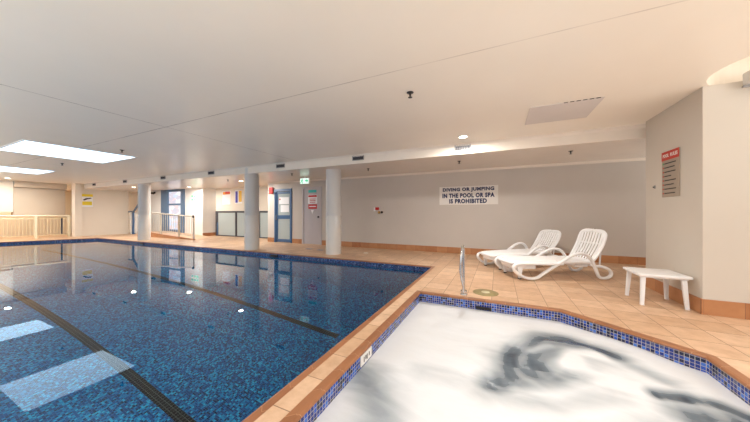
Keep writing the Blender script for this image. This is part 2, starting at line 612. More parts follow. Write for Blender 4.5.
def basin(name, poly, ztop, zband, zfloor, mat_band, mat_pool):
    """tiled sides and bottom; the walls carry a waterline band"""
    root = None
    def walls(z0, z1):
        mb = MB()
        u = 0.0
        n = len(poly)
        for i in range(n):
            j = (i + 1) % n
            L = (Vector(poly[j]) - Vector(poly[i])).length
            mb.quad([(poly[i][0], poly[i][1], z1), (poly[j][0], poly[j][1], z1), (poly[j][0], poly[j][1], z0), (poly[i][0], poly[i][1], z0)],
                    [(u, z1), (u + L, z1), (u + L, z0), (u, z0)])
            u += L
        cen = Vector((sum(p[0] for p in poly) / n, sum(p[1] for p in poly) / n, 0))
        for f in mb.b.faces:
            f.normal_update()
            if f.normal.dot(cen - f.calc_center_median()) < 0:
                f.normal_flip()
        return mb
    mb = walls(zfloor, zband)
    vs = [mb.b.verts.new((p[0], p[1], zfloor)) for p in poly]
    f = mb.b.faces.new(vs)
    f.normal_update()
    if f.normal.z < 0:
        f.normal_flip()
    for l in f.loops:
        l[mb.uv].uv = (l.vert.co.x, l.vert.co.y)
    root = struct(mb.build(name, mat_pool))
    walls(zband, ztop).build('waterline_tile_band', mat_band, root)
    return root

pool = basin('floor_pool_basin', POOL, -0.02, -0.27, -2.2, 'band', 'pool')
for y, x0 in ((1.82, -17.5), (3.98, -17.0)):
    mb = MB()
    w = 0.06
    mb.quad([(x0, y - w, -2.196), (-2.6, y - w, -2.196), (-2.6, y + w, -2.196), (x0, y + w, -2.196)],
            [(x0, y - w), (-2.6, y - w), (-2.6, y + w), (x0, y + w)])
    mb.build('lane_line', 'lane', pool)
for x in (-13.44, -6.03):
    MB().box(x - 0.13, x + 0.13, 5.79, 5.87, -0.095, -0.045).build('skimmer_mouth', 'black', pool)

spa = basin('floor_spa_basin', SPA, -0.02, -0.9, -1.0, 'spatile', 'pool')
MB().box(-0.28, -0.08, 3.885, 3.91, -0.125, -0.09).build('skimmer_mouth', 'black', spa)
pl = MB().box(-1.072, -1.062, 1.99, 2.20, -0.125, -0.035, 0.002).build('depth_plate', 'signwhite', spa)
for k, (y, w) in enumerate(((2.04, .012), (2.07, .02), (2.10, .012), (2.14, .014))):
    MB().box(-1.0618, -1.0605, y, y + w, -0.105 + 0.012 * (k % 2), -0.06, 0).build('mark', 'ink', pl)

# pool water
mb, fs = tess([offset_poly(POOL, -0.001)], WL, 'w', None)
w = mb.build('pool_water', 'water')
tag(w, 'still blue water filling the long swimming pool', 'water', kind='stuff')

# spa water: gently heaped foam
mb = MB()
lay = mb.b.verts.layers.float.new('clear')
STROKES = [
    ([(-0.05, 2.26), (0.02, 2.45), (0.06, 2.7), (0.17, 2.97), (0.42, 3.22), (0.69, 3.36), (0.88, 3.30), (0.95, 3.15)], 0.15, 0.90),
    ([(0.16, 2.60), (0.34, 2.92), (0.52, 3.10), (0.74, 3.18)], 0.28, 0.80),
    ([(0.09, 2.5), (0.32, 2.79), (0.57, 3.02), (0.72, 2.98)], 0.18, 0.62),
    ([(-0.08, 2.26), (0.2, 2.42), (0.50, 2.66)], 0.15, 0.58),
    ([(-1.02, 1.99), (-0.85, 1.79), (-0.70, 1.55), (-0.62, 1.3)], 0.20, 0.62),
    ([(1.05, 2.66), (1.26, 2.70), (1.40, 2.66), (1.56, 2.48)], 0.07, 0.95),
    ([(1.16, 2.50), (1.36, 2.52), (1.56, 2.36)], 0.15, 0.85),
    ([(0.95, 3.07), (1.1, 2.98), (1.24, 2.85)], 0.11, 0.42),
    ([(-0.12, 2.08), (0.34, 2.19), (0.76, 2.49)], 0.14, 0.30),
    ([(0.2, 1.75), (0.6, 2.0), (1.0, 2.3)], 0.14, 0.28),
    ([(-0.55, 2.2), (-0.2, 2.15)], 0.16, 0.22),
]
SPRAY = [([(0.52, 2.80), (0.66, 3.02), (0.84, 3.08)], 0.10, 0.62), ([(0.28, 2.98), (0.46, 3.06)], 0.05, 0.30)]
def seg_dist(p, a, b):
    ab = b - a
    t = max(0.0, min(1.0, (p - a).dot(ab) / ab.length_squared))
    return (p - a - ab * t).length
def clear_amount(x, y):
    q = Vector((x + noise.noise(Vector((x * 1.4, y * 1.4, 3.1))) * 0.09, y + noise.noise(Vector((x * 1.4, y * 1.4, 8.4))) * 0.09))
    v = 0.0
    for pts, w, a in STROKES:
        d = min(seg_dist(q, Vector(m), Vector(n)) for m, n in zip(pts, pts[1:]))
        v = max(v, a * math.exp(-(d / w) ** 2))
    for pts, w, a in SPRAY:
        d = min(seg_dist(q, Vector(m), Vector(n)) for m, n in zip(pts, pts[1:]))
        v -= a * math.exp(-(d / w) ** 2)
    # thin streaks drawn round by the jet, concentric with the swirl
    dx, dy = x - 0.62, y - 2.62
    rr, an = math.hypot(dx, dy * 0.9), math.atan2(dy, dx)
    st = noise.noise(Vector((rr * 9.0 + an * 0.9, an * 1.1, 2.0))) + 0.5 * noise.noise(Vector((rr * 21.0 + an * 1.5, an * 1.6, 7.0)))
    v *= 1.0 + 0.30 * st * max(0.0, min(1.0, (1.0 - rr) / 0.3))
    v *= 0.9
    return max(0.0, min(1.0, v))
NX, NY = 170, 196
x0, x1, y0, y1 = -1.07, 1.585, 0.85, 3.905
def inside(x, y):
    return (x - 0.69) * (3.17 - 3.905) / (1.585 - 0.69) + 3.905 >= y or x < 0.69
grid = {}
for i in range(NX + 1):
    for j in range(NY + 1):
        x = x0 + (x1 - x0) * i / NX; y = y0 + (y1 - y0) * j / NY
        if x > 0.69:
            lim = 3.905 + (x - 0.69) * (3.17 - 3.905) / (1.585 - 0.69)
            y = y0 + (lim - y0) * j / NY
        edge = min(x - x0, x1 - x, y1 - y) / 0.35
        edge = max(0.0, min(1.0, edge))
        h = noise.noise(Vector((x * 1.5, y * 1.5, 0.3))) * 0.045 + noise.noise(Vector((x * 3.6, y * 3.6, 5.0))) * 0.014
        cl = clear_amount(x, y)
        h += 0.05 * math.exp(-(((x - 0.45) / 0.55) ** 2 + ((y - 3.05) / 0.42) ** 2))
        h -= 0.02 * cl
        v = mb.b.verts.new((x, y, WS + h * edge))
        v[lay] = cl
        grid[i, j] = v
for i in range(NX):
    for j in range(NY):
        f = mb.b.faces.new((grid[i, j], grid[i + 1, j], grid[i + 1, j + 1], grid[i, j + 1]))
        f.smooth = True
w = mb.build('spa_water', 'foam')
tag(w, 'churning white foam and grey water filling the spa', 'water', kind='stuff')

# ------------------------------------------------------------------ ceilings
HC, HR = (2.66, 4.08), 0.56
hole = [(HC[0] + HR * math.cos(2 * PI * k / 48), HC[1] + HR * math.sin(2 * PI * k / 48)) for k in range(48)]
mb, fs = tess([[(-23.5, -1.3), (5.5, -1.3), (5.5, YB + 0.02), (-23.5, YB + 0.02)], hole], ZC, 'c', None)
for f in fs:
    f.normal_flip()
# curved sides and cap of the round recess
for k in range(48):
    a, b = hole[k], hole[(k + 1) % 48]
    mb.quad([(a[0], a[1], ZC), (b[0], b[1], ZC), (b[0], b[1], ZC + 0.35), (a[0], a[1], ZC + 0.35)])
mb.b.faces.new([mb.b.verts.new((p[0], p[1], ZC + 0.35)) for p in hole])
ceil = struct(mb.build('ceiling', 'ceiling'))
# lower ceiling behind the step, with a soft rounded top of the step
prof = [(YB - 0.03, ZC + 0.05), (YB - 0.03, ZC - 0.006), (YB - 0.012, ZC - 0.03), (YB, ZC - 0.06), (YB, ZS + 0.008), (YB + 0.008, ZS), (8.3, ZS), (8.3, ZC + 0.05)]
mb = MB()
mb.prism(prof, 'x', -23.5, 6.2)
mb.box(-14.4, -7.0, 8.3, 9.4, ZS, ZC + 0.05)
mb.box(-23.5, -14.4, 8.3, 10.6, ZC, ZC + 0.1)
struct(mb.build('ceiling_lower', 'soffit'))

# ------------------------------------------------------------------ walls
mb = MB()
for a, b, z0, z1 in ((-8.75, -8.37, 0, 2.5), (-8.37, -7.44, 2.18, 2.5), (-7.44, -6.92, 0, 2.5), (-6.92, -5.99, 2.2, 2.5), (-5.99, 6.0, 0, 2.5)):
    mb.box(a, b, YW, YW + 0.18, z0, z1)
struct(mb.build('wall_back', 'back'))
mb = MB()
mb.box(-8.75, -8.6, YW + 0.18, 9.25, 0, 2.5)
mb.box(-14.2, -8.6, 9.1, 9.25, 1.30, 2.5)
mb.box(-14.2, -13.62, 9.1, 9.25, 0, 1.30)
mb.box(-13.62, -8.6, 9.8, 9.9, 0, 2.5)
struct(mb.build('wall_recess', 'cream'))
mb = MB()
mb.box(-13.75, -13.6, 8.4, 9.12, 0, 2.6)
mb.box(-15.1, -13.75, 8.4, 8.55, 0, 2.75)
mb.box(-17.3, -15.1, 8.4, 8.55, 2.5, 2.75)
struct(mb.build('wall_entry', 'white'))
struct(MB().box(-23.2, -17.25, 8.36, 8.5, 0, 2.75).build('wall_ramp', 'white'))
mb = MB()
mb.box(-19.7, -19.3, 5.60, 5.84, 0, 2.72)
mb.box(-19.7, -19.4, 5.84, 7.76, 0, 2.72)
struct(mb.build('wall_left', 'cream'))
mb = MB()
mb.box(-20.75, -20.5, 3.96, 5.6, 1.08, 2.42)
mb.box(-20.75, -20.3, 3.96, 5.6, 2.42, 2.71)
struct(mb.build('wall_left_upper', 'tanwall'))
struct(MB().box(-20.9, -20.4, -0.8, 3.95, 1.25, 2.71).build('wall_left_near', 'cream'))
struct(MB().box(-23.2, -23.0, -0.8, 8.5, 0, 2.71).build('wall_left_far', 'cream'))
# right pier: face towards the pool and face towards the viewer
mb = MB()
mb.prism([(XW, 4.475), (4.6, 4.475), (4.6, 5.8), (XW, 5.8)], 'z', 0, ZC)
bw = mb.build('wall_right', 'right')
struct(bw)
# passage behind the glazed door
mb = MB()
mb.box(-8.6, -7.2, 9.6, 9.7, 0, 2.5)
mb.box(-7.25, -7.15, YW + 0.18, 9.7, 0, 2.5)
struct(mb.build('wall_passage', 'white'))
# cornice line under the low ceiling
struct(MB().prism([(YW, ZS), (YW, ZS - 0.06), (YW - 0.015, ZS - 0.055), (YW - 0.035, ZS - 0.02), (YW - 0.04, ZS)], 'x', -8.7, 6.0).build('trim_3', 'soffit'))

# skirting tiles
def skirting(name, a, b, h=0.18, t=0.015, side=1):
    mb = MB()
    A, B = Vector(a), Vector(b)
    d = (B - A); L = d.length; d.normalize()
    nrm = Vector((d.y, -d.x)) * side
    o = nrm * t
    p = [A, B, B + o, A + o]
    c = [(q.x, q.y) for q in p]
    mb.quad([(c[3][0], c[3][1], 0), (c[2][0], c[2][1], 0), (c[2][0], c[2][1], h), (c[3][0], c[3][1], h)], [(0, 0), (L, 0), (L, h), (0, h)])
    mb.quad([(c[3][0], c[3][1], h), (c[2][0], c[2][1], h), (c[1][0], c[1][1], h), (c[0][0], c[0][1], h)], [(0, 0), (L, 0), (L, h), (0, h)])
    mb.quad([(c[2][0], c[2][1], 0), (c[1][0], c[1][1], 0), (c[1][0], c[1][1], h), (c[2][0], c[2][1], h)], [(0.1, 0)] * 4)
    mb.quad([(c[0][0], c[0][1], 0), (c[3][0], c[3][1], 0), (c[3][0], c[3][1], h), (c[0][0], c[0][1], h)], [(0.1, 0)] * 4)
    bmesh.ops.remove_doubles(mb.b, verts=mb.b.verts[:], dist=1e-5)
    return struct(mb.build(name, 'skirt'))
skirting('baseboard_back', (-5.99, YW), (6.0, YW))
skirting('baseboard_doors', (-7.42, YW), (-6.95, YW))
skirting('baseboard_corner', (-8.75, YW), (-8.40, YW))
skirting('baseboard_pier', (XW, 5.8), (XW, 4.475 - 0.015))
skirting('baseboard_right', (XW, 4.475), (4.6, 4.475))
skirting('baseboard_recess', (-13.6, 9.1), (-13.6, 8.4), side=-1)

# ------------------------------------------------------------------ columns
def column(x, y, ztop, label):
    t = thing('column', label, 'column', (x, y, 0), 0, 'round columns by the pool')
    MB().lathe([(0.226, 0.0), (0.226, 1.12), (0.223, 1.125)], seg=48).build('base_cladding', 'column_low', t)
    MB().lathe([(0.222, 1.125), (0.222, ztop)], seg=48).build('shaft', 'column', t)
    return t
column(-4.40, 6.52, ZS, 'round white column nearest the long bare back wall')
column(-7.38, 6.16, ZC, 'round white column standing in front of the low glass screens')
column(-14.25, 6.25, ZC, 'round white column farthest off, beside the ramp railing')

# ------------------------------------------------------------------ doors and windows
d = struct(thing('door_1', None, None, (0, YW, 0)))
mb = MB()
mb.box(-8.37, -8.29, -0.03, 0.10, 0, 2.18, 0.006)
mb.box(-7.50, -7.44, -0.03, 0.10, 0, 2.18, 0.006)
mb.box(-8.29, -7.50, -0.03, 0.10, 2.07, 2.18, 0.006)
mb.build('door_frame', 'blue', d)
lf = MB()
lf.box(-8.285, -8.20, 0.0, 0.05, 0.02, 2.06, 0.004)
lf.box(-7.565, -7.505, 0.0, 0.05, 0.02, 2.06, 0.004)
lf.box(-8.20, -7.565, 0.0, 0.05, 0.02, 0.14, 0.004)
lf.box(-8.20, -7.565, 0.0, 0.05, 0.96, 1.11, 0.004)
lf.box(-8.20, -7.565, 0.0, 0.05, 1.98, 2.06, 0.004)
leaf = lf.build('door_leaf', 'blue', d)
MB().box(-8.20, -7.565, 0.02, 0.03, 0.14, 0.96).build('pane', 'frost', leaf)
MB().box(-8.20, -7.565, 0.02, 0.03, 1.11, 1.98).build('pane', 'frost', leaf)
MB().box(-8.14, -7.62, 0.010, 0.016, 1.56, 1.84).build('notice', 'paper', leaf)
MB().box(-8.06, -7.62, 0.010, 0.016, 1.24, 1.52).build('notice', 'paper', leaf)
MB().lathe([(0.035, 0.0), (0.035, 0.004)], (-8.09, 0.004, 1.76), 16, 'y').build('red_mark', 'red', leaf)
MB().tube([(-8.24, -0.002, 1.12), (-8.24, -0.05, 1.12), (-8.24, -0.05, 0.92), (-8.24, -0.002, 0.92)], 0.013).build('handle', 'chrome', leaf)

d = struct(thing('door_2', None, None, (0, YW, 0)))
mb = MB()
mb.box(-6.92, -6.85, -0.02, 0.14, 0, 2.2, 0.004)
mb.box(-6.06, -5.99, -0.02, 0.14, 0, 2.2, 0.004)
mb.box(-6.85, -6.06, -0.02, 0.14, 2.13, 2.2, 0.004)
mb.build('door_frame', 'greydoor', d)
leaf = MB().box(-6.845, -6.065, 0.0, 0.045, 0.01, 2.125, 0.004).build('door_leaf', 'greydoor', d)
MB().box(-6.62, -6.24, -0.006, 0, 1.98, 2.08).build('teal_sign', 'teal', leaf)
s = MB().box(-6.64, -6.20, -0.006, 0, 1.56, 1.90).build('notice', 'paper', leaf)
MB().box(-6.62, -6.22, -0.009, -0.006, 1.81, 1.88).build('red_heading', 'red', s)
for k in range(3):
    MB().box(-6.56, -6.28, -0.009, -0.006, 1.60 + 0.06 * k, 1.625 + 0.06 * k).build('text_line', 'darkred', s)
s = MB().box(-6.62, -6.22, -0.006, 0, 1.36, 1.53).build('red_sign', 'red', leaf)
MB().box(-6.58, -6.26, -0.009, -0.006, 1.43, 1.47).build('text_line', 'paper', s)
MB().prism([(-6.50, 1.32), (-6.36, 1.32), (-6.43, 1.16)], 'y', -0.006, 0).build('triangle_sign', 'paper', leaf)
MB().lathe([(0.02, 0), (0.02, -0.03), (0.032, -0.035), (0.032, -0.055), (0.02, -0.06)], (-6.13, 0, 1.05), 20, 'y').build('knob', 'black', leaf)

# low glass screens in the recess
wn = struct(thing('window_1', None, None, (0, 9.1, 0)))
mb = MB()
mb.box(-13.62, -8.75, -0.03, 0.06, 1.22, 1.30, 0.004)
for x, hw in ((-13.52, 0.10), (-12.02, 0.055), (-10.4, 0.05)):
    mb.box(x - hw, x + hw, -0.03, 0.06, 0.0, 1.22, 0.004)
mb.box(-13.42, -8.75, -0.02, 0.05, 0.0, 0.05, 0.004)
mb.build('window_frame', 'darkgrey', wn)
MB().box(-13.46, -13.40, -0.045, -0.03, 0.03, 0.7).build('blue_post', 'blue', wn)
for a, b in ((-13.42, -12.08), (-11.96, -10.46), (-10.34, -8.75)):
    MB().box(a, b, 0.0, 0.012, 0.05, 1.22).build('pane', 'frost', wn)

# tall daylit window behind the ramp
wn = struct(thing('window_2', None, None, (0, 8.4, 0)))
mb = MB()
mb.box(-17.3, -16.62, -0.05, 0.12, 0.0, 2.5, 0.01)
mb.box(-15.42, -15.1, -0.05, 0.12, 0.0, 2.5, 0.01)
mb.box(-16.62, -15.42, -0.05, 0.12, 2.36, 2.5, 0.01)
mb.box(-16.62, -15.42, -0.04, 0.10, 1.62, 1.72, 0.006)
mb.box(-16.62, -15.42, -0.04, 0.10, 1.05, 1.12, 0.006)
mb.box(-16.62, -15.42, -0.05, 0.12, 0.0, 0.3, 0.006)
mb.build('window_frame', 'bluegrey', wn)
for z0, z1 in ((0.3, 1.05), (1.12, 1.62), (1.72, 2.36)):
    MB().box(-16.62, -15.42, 0.02, 0.04, z0, z1).build('pane', 'lit', wn)

# blue gateway beside the far column
t = thing('stair_gate', 'blue post and sloping dark handrail half hidden behind the farthest column', 'gate', (-18.75, 7.72, 0))
MB().box(-0.06, 0.1, -0.05, 0.05, 0, 1.22, 0.006).build('post', 'blue', t)
MB().box(-0.32, -0.2, -0.04, 0.04, 0, 1.3, 0.006).build('white_post', 'white', t)
MB().tube([(-0.5, 0, 1.27), (0.02, 0, 1.27), (0.75, 0, 1.85), (1.3, 0, 2.2)], 0.05, 10).build('handrail', 'bluegrey', t)
MB().box(0.1, 1.2, 0.0, 0.03, 0.05, 1.2).build('panel', 'white', t)

# ------------------------------------------------------------------ ramp and its railing
mb = MB()
mb.prism([(-12.3, 0.0), (-16.3, 0.2), (-17.0, 0.2), (-17.0, 0.0)], 'y', 7.25, 8.38)
ramp = struct(mb.build('floor_ramp', 'deck'))
mb = MB()
mb.prism([(-12.25, -0.0), (-12.25, 0.04), (-16.3, 0.245), (-17.0, 0.245), (-17.0, 0.0)], 'y', 7.15, 7.25)
for f in mb.b.faces:
    for l in f.loops:
        l[mb.uv].uv = (l.vert.co.x, l.vert.co.z)
struct(mb.build('trim_4', 'skirt'))
t = thing('ramp_railing', 'pale metal railing with upright bars along the tiled ramp', 'railing', (0, 7.2, 0))
def zr(x):
    return 0.04 + 0.205 * min(1, max(0, (-12.25 - x) / 4.05))
MB().tube([(x, 0, zr(x) + 1.0) for x in (-12.3, -13.5, -14.7, -15.9, -16.6)], 0.03, 10).build('top_rail', 'steelrail', t)
MB().tube([(x, 0, zr(x) + 0.12) for x in (-12.3, -13.5, -14.7, -15.9, -16.6)], 0.015, 8).build('bottom_rail', 'steelrail', t)
for x in (-12.3, -13.4, -14.9, -16.55):
    MB().box(x - 0.028, x + 0.028, -0.028, 0.028, zr(x) - 0.02, zr(x) + 1.0, 0.004).build('post', 'steelrail', t)
for k in range(24):
    x = -12.46 - k * 0.172
    if min(abs(x - q) for q in (-12.3, -13.4, -14.9, -16.55)) < 0.06:
        continue
    MB().tube([(x, 0, zr(x) + 0.12), (x, 0, zr(x) + 1.0)], 0.009, 6).build('baluster', 'steelrail', t)
t2 = MB().lathe([(0.055, -0.02), (0.055, 0.02)], (0, 0, 0), 12, 'y').build('end_cap', 'black', t, (-12.28, -0.03, 1.04))

# ------------------------------------------------------------------ balustrade at the far left
A, B = Vector((-20.4, 1.4, 0)), Vector((-19.75, 5.55, 0))
L = (B - A).length
t = thing('balustrade', 'cream metal balustrade with upright bars beyond the far end of the pool', 'railing', A, math.atan2(B.y - A.y, B.x - A.x))
MB().tube([(0, 0, 1.06), (L, 0, 1.06)], 0.035, 10).build('top_rail', 'rail', t)
MB().tube([(0, 0, 0.93), (L, 0, 0.93)], 0.014, 8).build('upper_rail', 'rail', t)
MB().tube([(0, 0, 0.12), (L, 0, 0.12)], 0.016, 8).build('bottom_rail', 'rail', t)
for k in range(5):
    x = 0.03 + (L - 0.06) * k / 4
    MB().box(x - 0.045, x + 0.045, -0.045, 0.045, 0, 1.06, 0.006).build('post', 'rail', t)
nb = 40
for k in range(nb):
    x = 0.1 + (L - 0.2) * k / (nb - 1)
    MB().tube([(x, 0, 0.12), (x, 0, 0.93)], 0.011, 6).build('baluster', 'rail', t)
MB().box(L - 0.30, L - 0.24, -0.02, 0.02, 0.15, 0.95).build('dark_plate', 'darkgrey', t)

# ------------------------------------------------------------------ skylights
def skylight(x0, x1, y0, y1, label):
    t = thing('skylight', label, 'skylight', ((x0 + x1) / 2, (y0 + y1) / 2, ZC), 0, 'skylights over the pool')
    w, h = (x1 - x0) / 2, (y1 - y0) / 2
    mb = MB()
    f = 0.03
    mb.box(-w - f, w + f, -h - f, -h, -0.014, 0.0)
    mb.box(-w - f, w + f, h, h + f, -0.014, 0.0)
    mb.box(-w - f, -w, -h, h, -0.014, 0.0)
    mb.box(w, w + f, -h, h, -0.014, 0.0)
    mb.build('frame', 'white', t)
    MB().box(-w, w, -h, h, -0.010, -0.002).build('diffuser', 'sky', t)
skylight(-10.68, -8.78, 1.84, 3.66, 'square bluish lit skylight, the nearer one over the pool')
skylight(-16.0, -14.33, 1.84, 3.66, 'square bluish lit skylight, the farther one towards the balustrade')

# ------------------------------------------------------------------ downlights
def downlight(x, y, z, label, watts, r=0.075):
    t = thing('downlight', label, 'ceiling light', (x, y, z), 0, 'recessed downlights')
    MB().lathe([(r, 0.0), (r + 0.028, 0.0), (r + 0.024, -0.010), (r, -0.012)], seg=28).build('trim_ring', 'white', t)
    MB().lathe([(0.001, -0.013), (r, -0.012), (r, -0.004), (0.001, -0.004)], seg=28).build('lens', 'lamp', t)
    lamp(x, y, z - 0.03, watts)
    return t
def lamp(x, y, z, watts, col=(1.0, 0.95, 0.89), size=0.14, spread=PI):
    l = bpy.data.lights.new('downlight_glow', 'AREA')
    l.shape = 'DISK'
    l.size = size
    l.energy = watts
    l.color = col
    l.spread = spread
    o = bpy.data.objects.new('downlight_glow', l)
    COL.objects.link(o)
    o.location = (x, y, z)
    return o
downlight(-0.62, 5.40, ZC, 'glowing round downlight in the main ceiling above the loungers', 40)
downlight(-19.0, 3.53, ZC, 'glowing round downlight near the balustrade beyond the skylights', 60)
downlight(-16.07, 6.62, ZS, 'glowing round downlight left of the farthest column', 52)
downlight(-13.56, 7.73, ZS, 'glowing round downlight over the foot of the ramp', 52)
downlight(-9.17, 7.15, ZS, 'glowing round downlight in front of the posters', 52)
_l = bpy.data.lights.new('recess_glow', 'POINT'); _l.energy = 1.5; _l.color = (0.95, 0.97, 1.0); _l.shadow_soft_size = 0.1  # added light without a fixture, brightens the inside of the round recess
_o = bpy.data.objects.new('recess_glow', _l); COL.objects.link(_o); _o.location = (2.7, 4.0, 2.85)
# the other lamps of the same hall, outside the frame
for x, y, e in ((4.2, 2.2, 16), (0.6, 1.9, 38), (-5.5, -0.3, 62), (-11, -0.3, 62)):
    lamp(x, y, ZC - 0.02, e)
lamp(-8.0, 8.95, 2.42, 5, (1, 0.93, 0.85))
lamp(-21.9, 4.4, 2.45, 28, (1.0, 0.86, 0.62), 0.3)
lamp(-21.9, 1.8, 2.45, 28, (1.0, 0.86, 0.62), 0.3)

# ------------------------------------------------------------------ sprinklers
def sprinkler(x, y, z, label):
    t = thing('sprinkler', label, 'sprinkler', (x, y, z), 0, 'ceiling sprinklers')
    MB().lathe([(0.042, 0.0), (0.042, -0.006), (0.016, -0.012), (0.012, -0.04), (0.006, -0.055), (0.004, -0.06)], seg=18).build('body', 'black', t)
    MB().lathe([(0.002, -0.060), (0.026, -0.060), (0.026, -0.064), (0.002, -0.066)], seg=18).build('deflector', 'black', t)
for x, y, z, lab in (
        (-0.99, 3.15, ZC, 'black sprinkler head on the main ceiling over the spa edge'),
        (-8.11, 3.12, ZC, 'black sprinkler head on the main ceiling beside the nearer skylight'),
        (-11.92, 3.19, ZC, 'black sprinkler head on the main ceiling between the two skylights'),
        (1.35, 6.58, ZS, 'black sprinkler head on the low ceiling nearest the right wall'),
        (-0.86, 6.70, ZS, 'black sprinkler head on the low ceiling above the prohibition sign'),
        (-3.37, 6.74, ZS, 'black sprinkler head on the low ceiling right of the nearest column'),
        (-6.03, 6.56, ZS, 'black sprinkler head on the low ceiling in front of the exit sign'),
        (-9.34, 6.72, ZS, 'black sprinkler head on the low ceiling before the wall posters')):
    sprinkler(x, y, z, lab)

# ------------------------------------------------------------------ air vents on the ceiling step
def vent(x, label, fin, w=0.17):
    t = thing('air_vent', label, 'vent', (x, YB, 2.622), 0, 'air vents along the ceiling step')
    h = 0.068
    mb = MB()
    for a in ((-w, w, -0.016, 0.0, -h, -h + 0.018), (-w, w, -0.016, 0.0, h - 0.018, h), (-w, -w + 0.018, -0.016, 0, -h, h), (w - 0.018, w, -0.016, 0, -h, h)):
        mb.box(*a)
    mb.build('frame', 'grille', t)
    MB().box(-w + 0.018, w - 0.018, -0.004, 0.0, -h + 0.018, h - 0.018).build('backing', 'darkgrey', t)
    mb = MB()
    n = 9
    for k in range(n):
        xx = -w + 0.03 + (2 * w - 0.06) * k / (n - 1)
        mb.box(xx - 0.0045, xx + 0.0045, -0.013, -0.004, -h + 0.018, h - 0.018)
    mb.build('fins', fin, t)
for x, lab, fin in (
        (-0.69, 'pale grey finned air vent beside the downlight above the loungers', 'grille'),
        (-3.26, 'dark air vent on the ceiling step right of the nearest column', 'darkgrey'),
        (-5.91, 'dark air vent on the ceiling step left of the nearest column', 'darkgrey'),
        (-9.15, 'dark air vent on the ceiling step above the wall posters', 'darkgrey'),
        (-12.15, 'dark air vent on the ceiling step above the ramp railing', 'darkgrey'),
        (-15.18, 'dark air vent on the ceiling step just left of the farthest column', 'darkgrey'),
        (-18.24, 'dark air vent on the ceiling step next to the yellow sign', 'darkgrey')):
    vent(x, lab, fin)

# ------------------------------------------------------------------ ceiling access panel, box lamp at the wall top
t = thing('access_panel', 'flat grey square access panel in the ceiling right of the downlight', 'panel', (0.83, 4.72, ZC))
MB().box(-0.42, 0.42, -0.40, 0.40, -0.008, 0.0, 0.002).build('hatch', 'patch', t)
for k in range(6):
    x = -0.02 + k * 0.07
    MB().box(x, x + 0.045, -0.405, -0.395, -0.009, -0.001).build('slot', 'ink', t)
t = thing('wall_box', 'small pale grey box fixed at the top of the right wall under the round recess', 'box', (2.56, 4.36, 2.62))
MB().box(-0.08, 0.14, -0.06, 0.058, 0.0, 0.14, 0.012).build('housing', 'column', t)
MB().box(-0.085, 0.145, 0.02, 0.058, -0.02, 0.0, 0.003).build('bracket', 'grille', t)

# ------------------------------------------------------------------ signs
t = thing('wall_sign', 'white wall sign forbidding diving or jumping in navy capitals', 'sign', (-0.805, YW, 1.715))
MB().box(-0.81, 0.81, -0.014, 0.0, -0.27, 0.27, 0.004).build('board', 'signwhite', t)
for s_, w_, z_, h_ in (('DIVING OR JUMPING', 1.42, 0.165, 0.135), ('IN THE POOL OR SPA', 1.44, 0.0, 0.135), ('IS PROHIBITED', 1.04, -0.165, 0.135)):
    o = mesh_obj('lettering', lettering(s_, w_, h_, 0.004, 0.055), 'navy', t)
    o.matrix_local = Matrix.Translation((0, -0.014, z_)) @ FACE_S

t = thing('rules_sign', 'tall grey rules board with red heading on the right pier', 'sign', (XW, 5.10, 1.755))
MB().box(-0.012, 0.0, -0.205, 0.205, -0.325, 0.325, 0.003).build('board', 'signgrey', t)
h = MB().box(-0.015, -0.012, -0.205, 0.205, 0.20, 0.325, 0.001).build('heading', 'darkred', t)
for wd_, wid_, y_ in (('POOL', 0.145, 0.095), ('RULES', 0.165, -0.095)):
    o = mesh_obj('lettering', lettering(wd_, wid_, 0.05, 0.002, 0.03), 'signwhite', h)
    o.matrix_local = Matrix.Translation((-0.015, y_, 0.265)) @ FACE_W
for k in range(8):
    z = 0.155 - k * 0.061
    MB().lathe([(0.013, -0.001), (0.013, 0.002)], (-0.0135, 0.165, z), 14, 'x').build('bullet', 'green' if k == 0 else 'darkred', t)
    wl_ = (0.27, 0.24, 0.26, 0.16, 0.27, 0.22, 0.27, 0.25)[k]
    MB().box(-0.0145, -0.012, 0.135 - wl_, 0.135, z - 0.008, z + 0.006).build('text_line', 'ink', t)
t = thing('key_switch', 'tiny dark switch on the right pier left of the rules board', 'switch', (XW, 5.52, 1.60))
MB().box(-0.012, 0, -0.014, 0.014, -0.026, 0.026, 0.003).build('plate', 'grille', t)
MB().lathe([(0.010, 0), (0.010, -0.012), (0.006, -0.014)], (-0.012, 0, 0), 14, 'x').build('button', 'black', t)

t = thing('button_station', 'small red, orange and black button cluster on the bare back wall', 'switch', (-3.65, YW, 1.28))
MB().box(-0.19, 0.17, -0.012, 0.0, -0.12, 0.12, 0.003).build('plate', 'back', t)
MB().box(-0.11, 0.02, -0.05, -0.012, 0.02, 0.11, 0.006).build('red_cover', 'red', t)
MB().box(-0.18, -0.11, -0.02, -0.012, -0.02, 0.11, 0.003).build('white_label', 'paper', t)
MB().lathe([(0.045, 0), (0.045, -0.02), (0.03, -0.04)], (0.02, -0.012, -0.06), 20, 'y').build('orange_button', 'brass', t)
MB().lathe([(0.04, 0), (0.04, -0.02), (0.028, -0.04)], (0.125, -0.012, -0.055), 20, 'y').build('black_button', 'black', t)

t = thing('call_point', 'red fire call box on the wall left of the blue door', 'alarm', (-8.53, YW, 2.13))
MB().box(-0.10, 0.10, -0.06, 0.0, -0.13, 0.13, 0.008).build('housing', 'red', t)
MB().box(-0.05, 0.05, -0.066, -0.06, -0.06, 0.02, 0.002).build('front_plate', 'darkred', t)

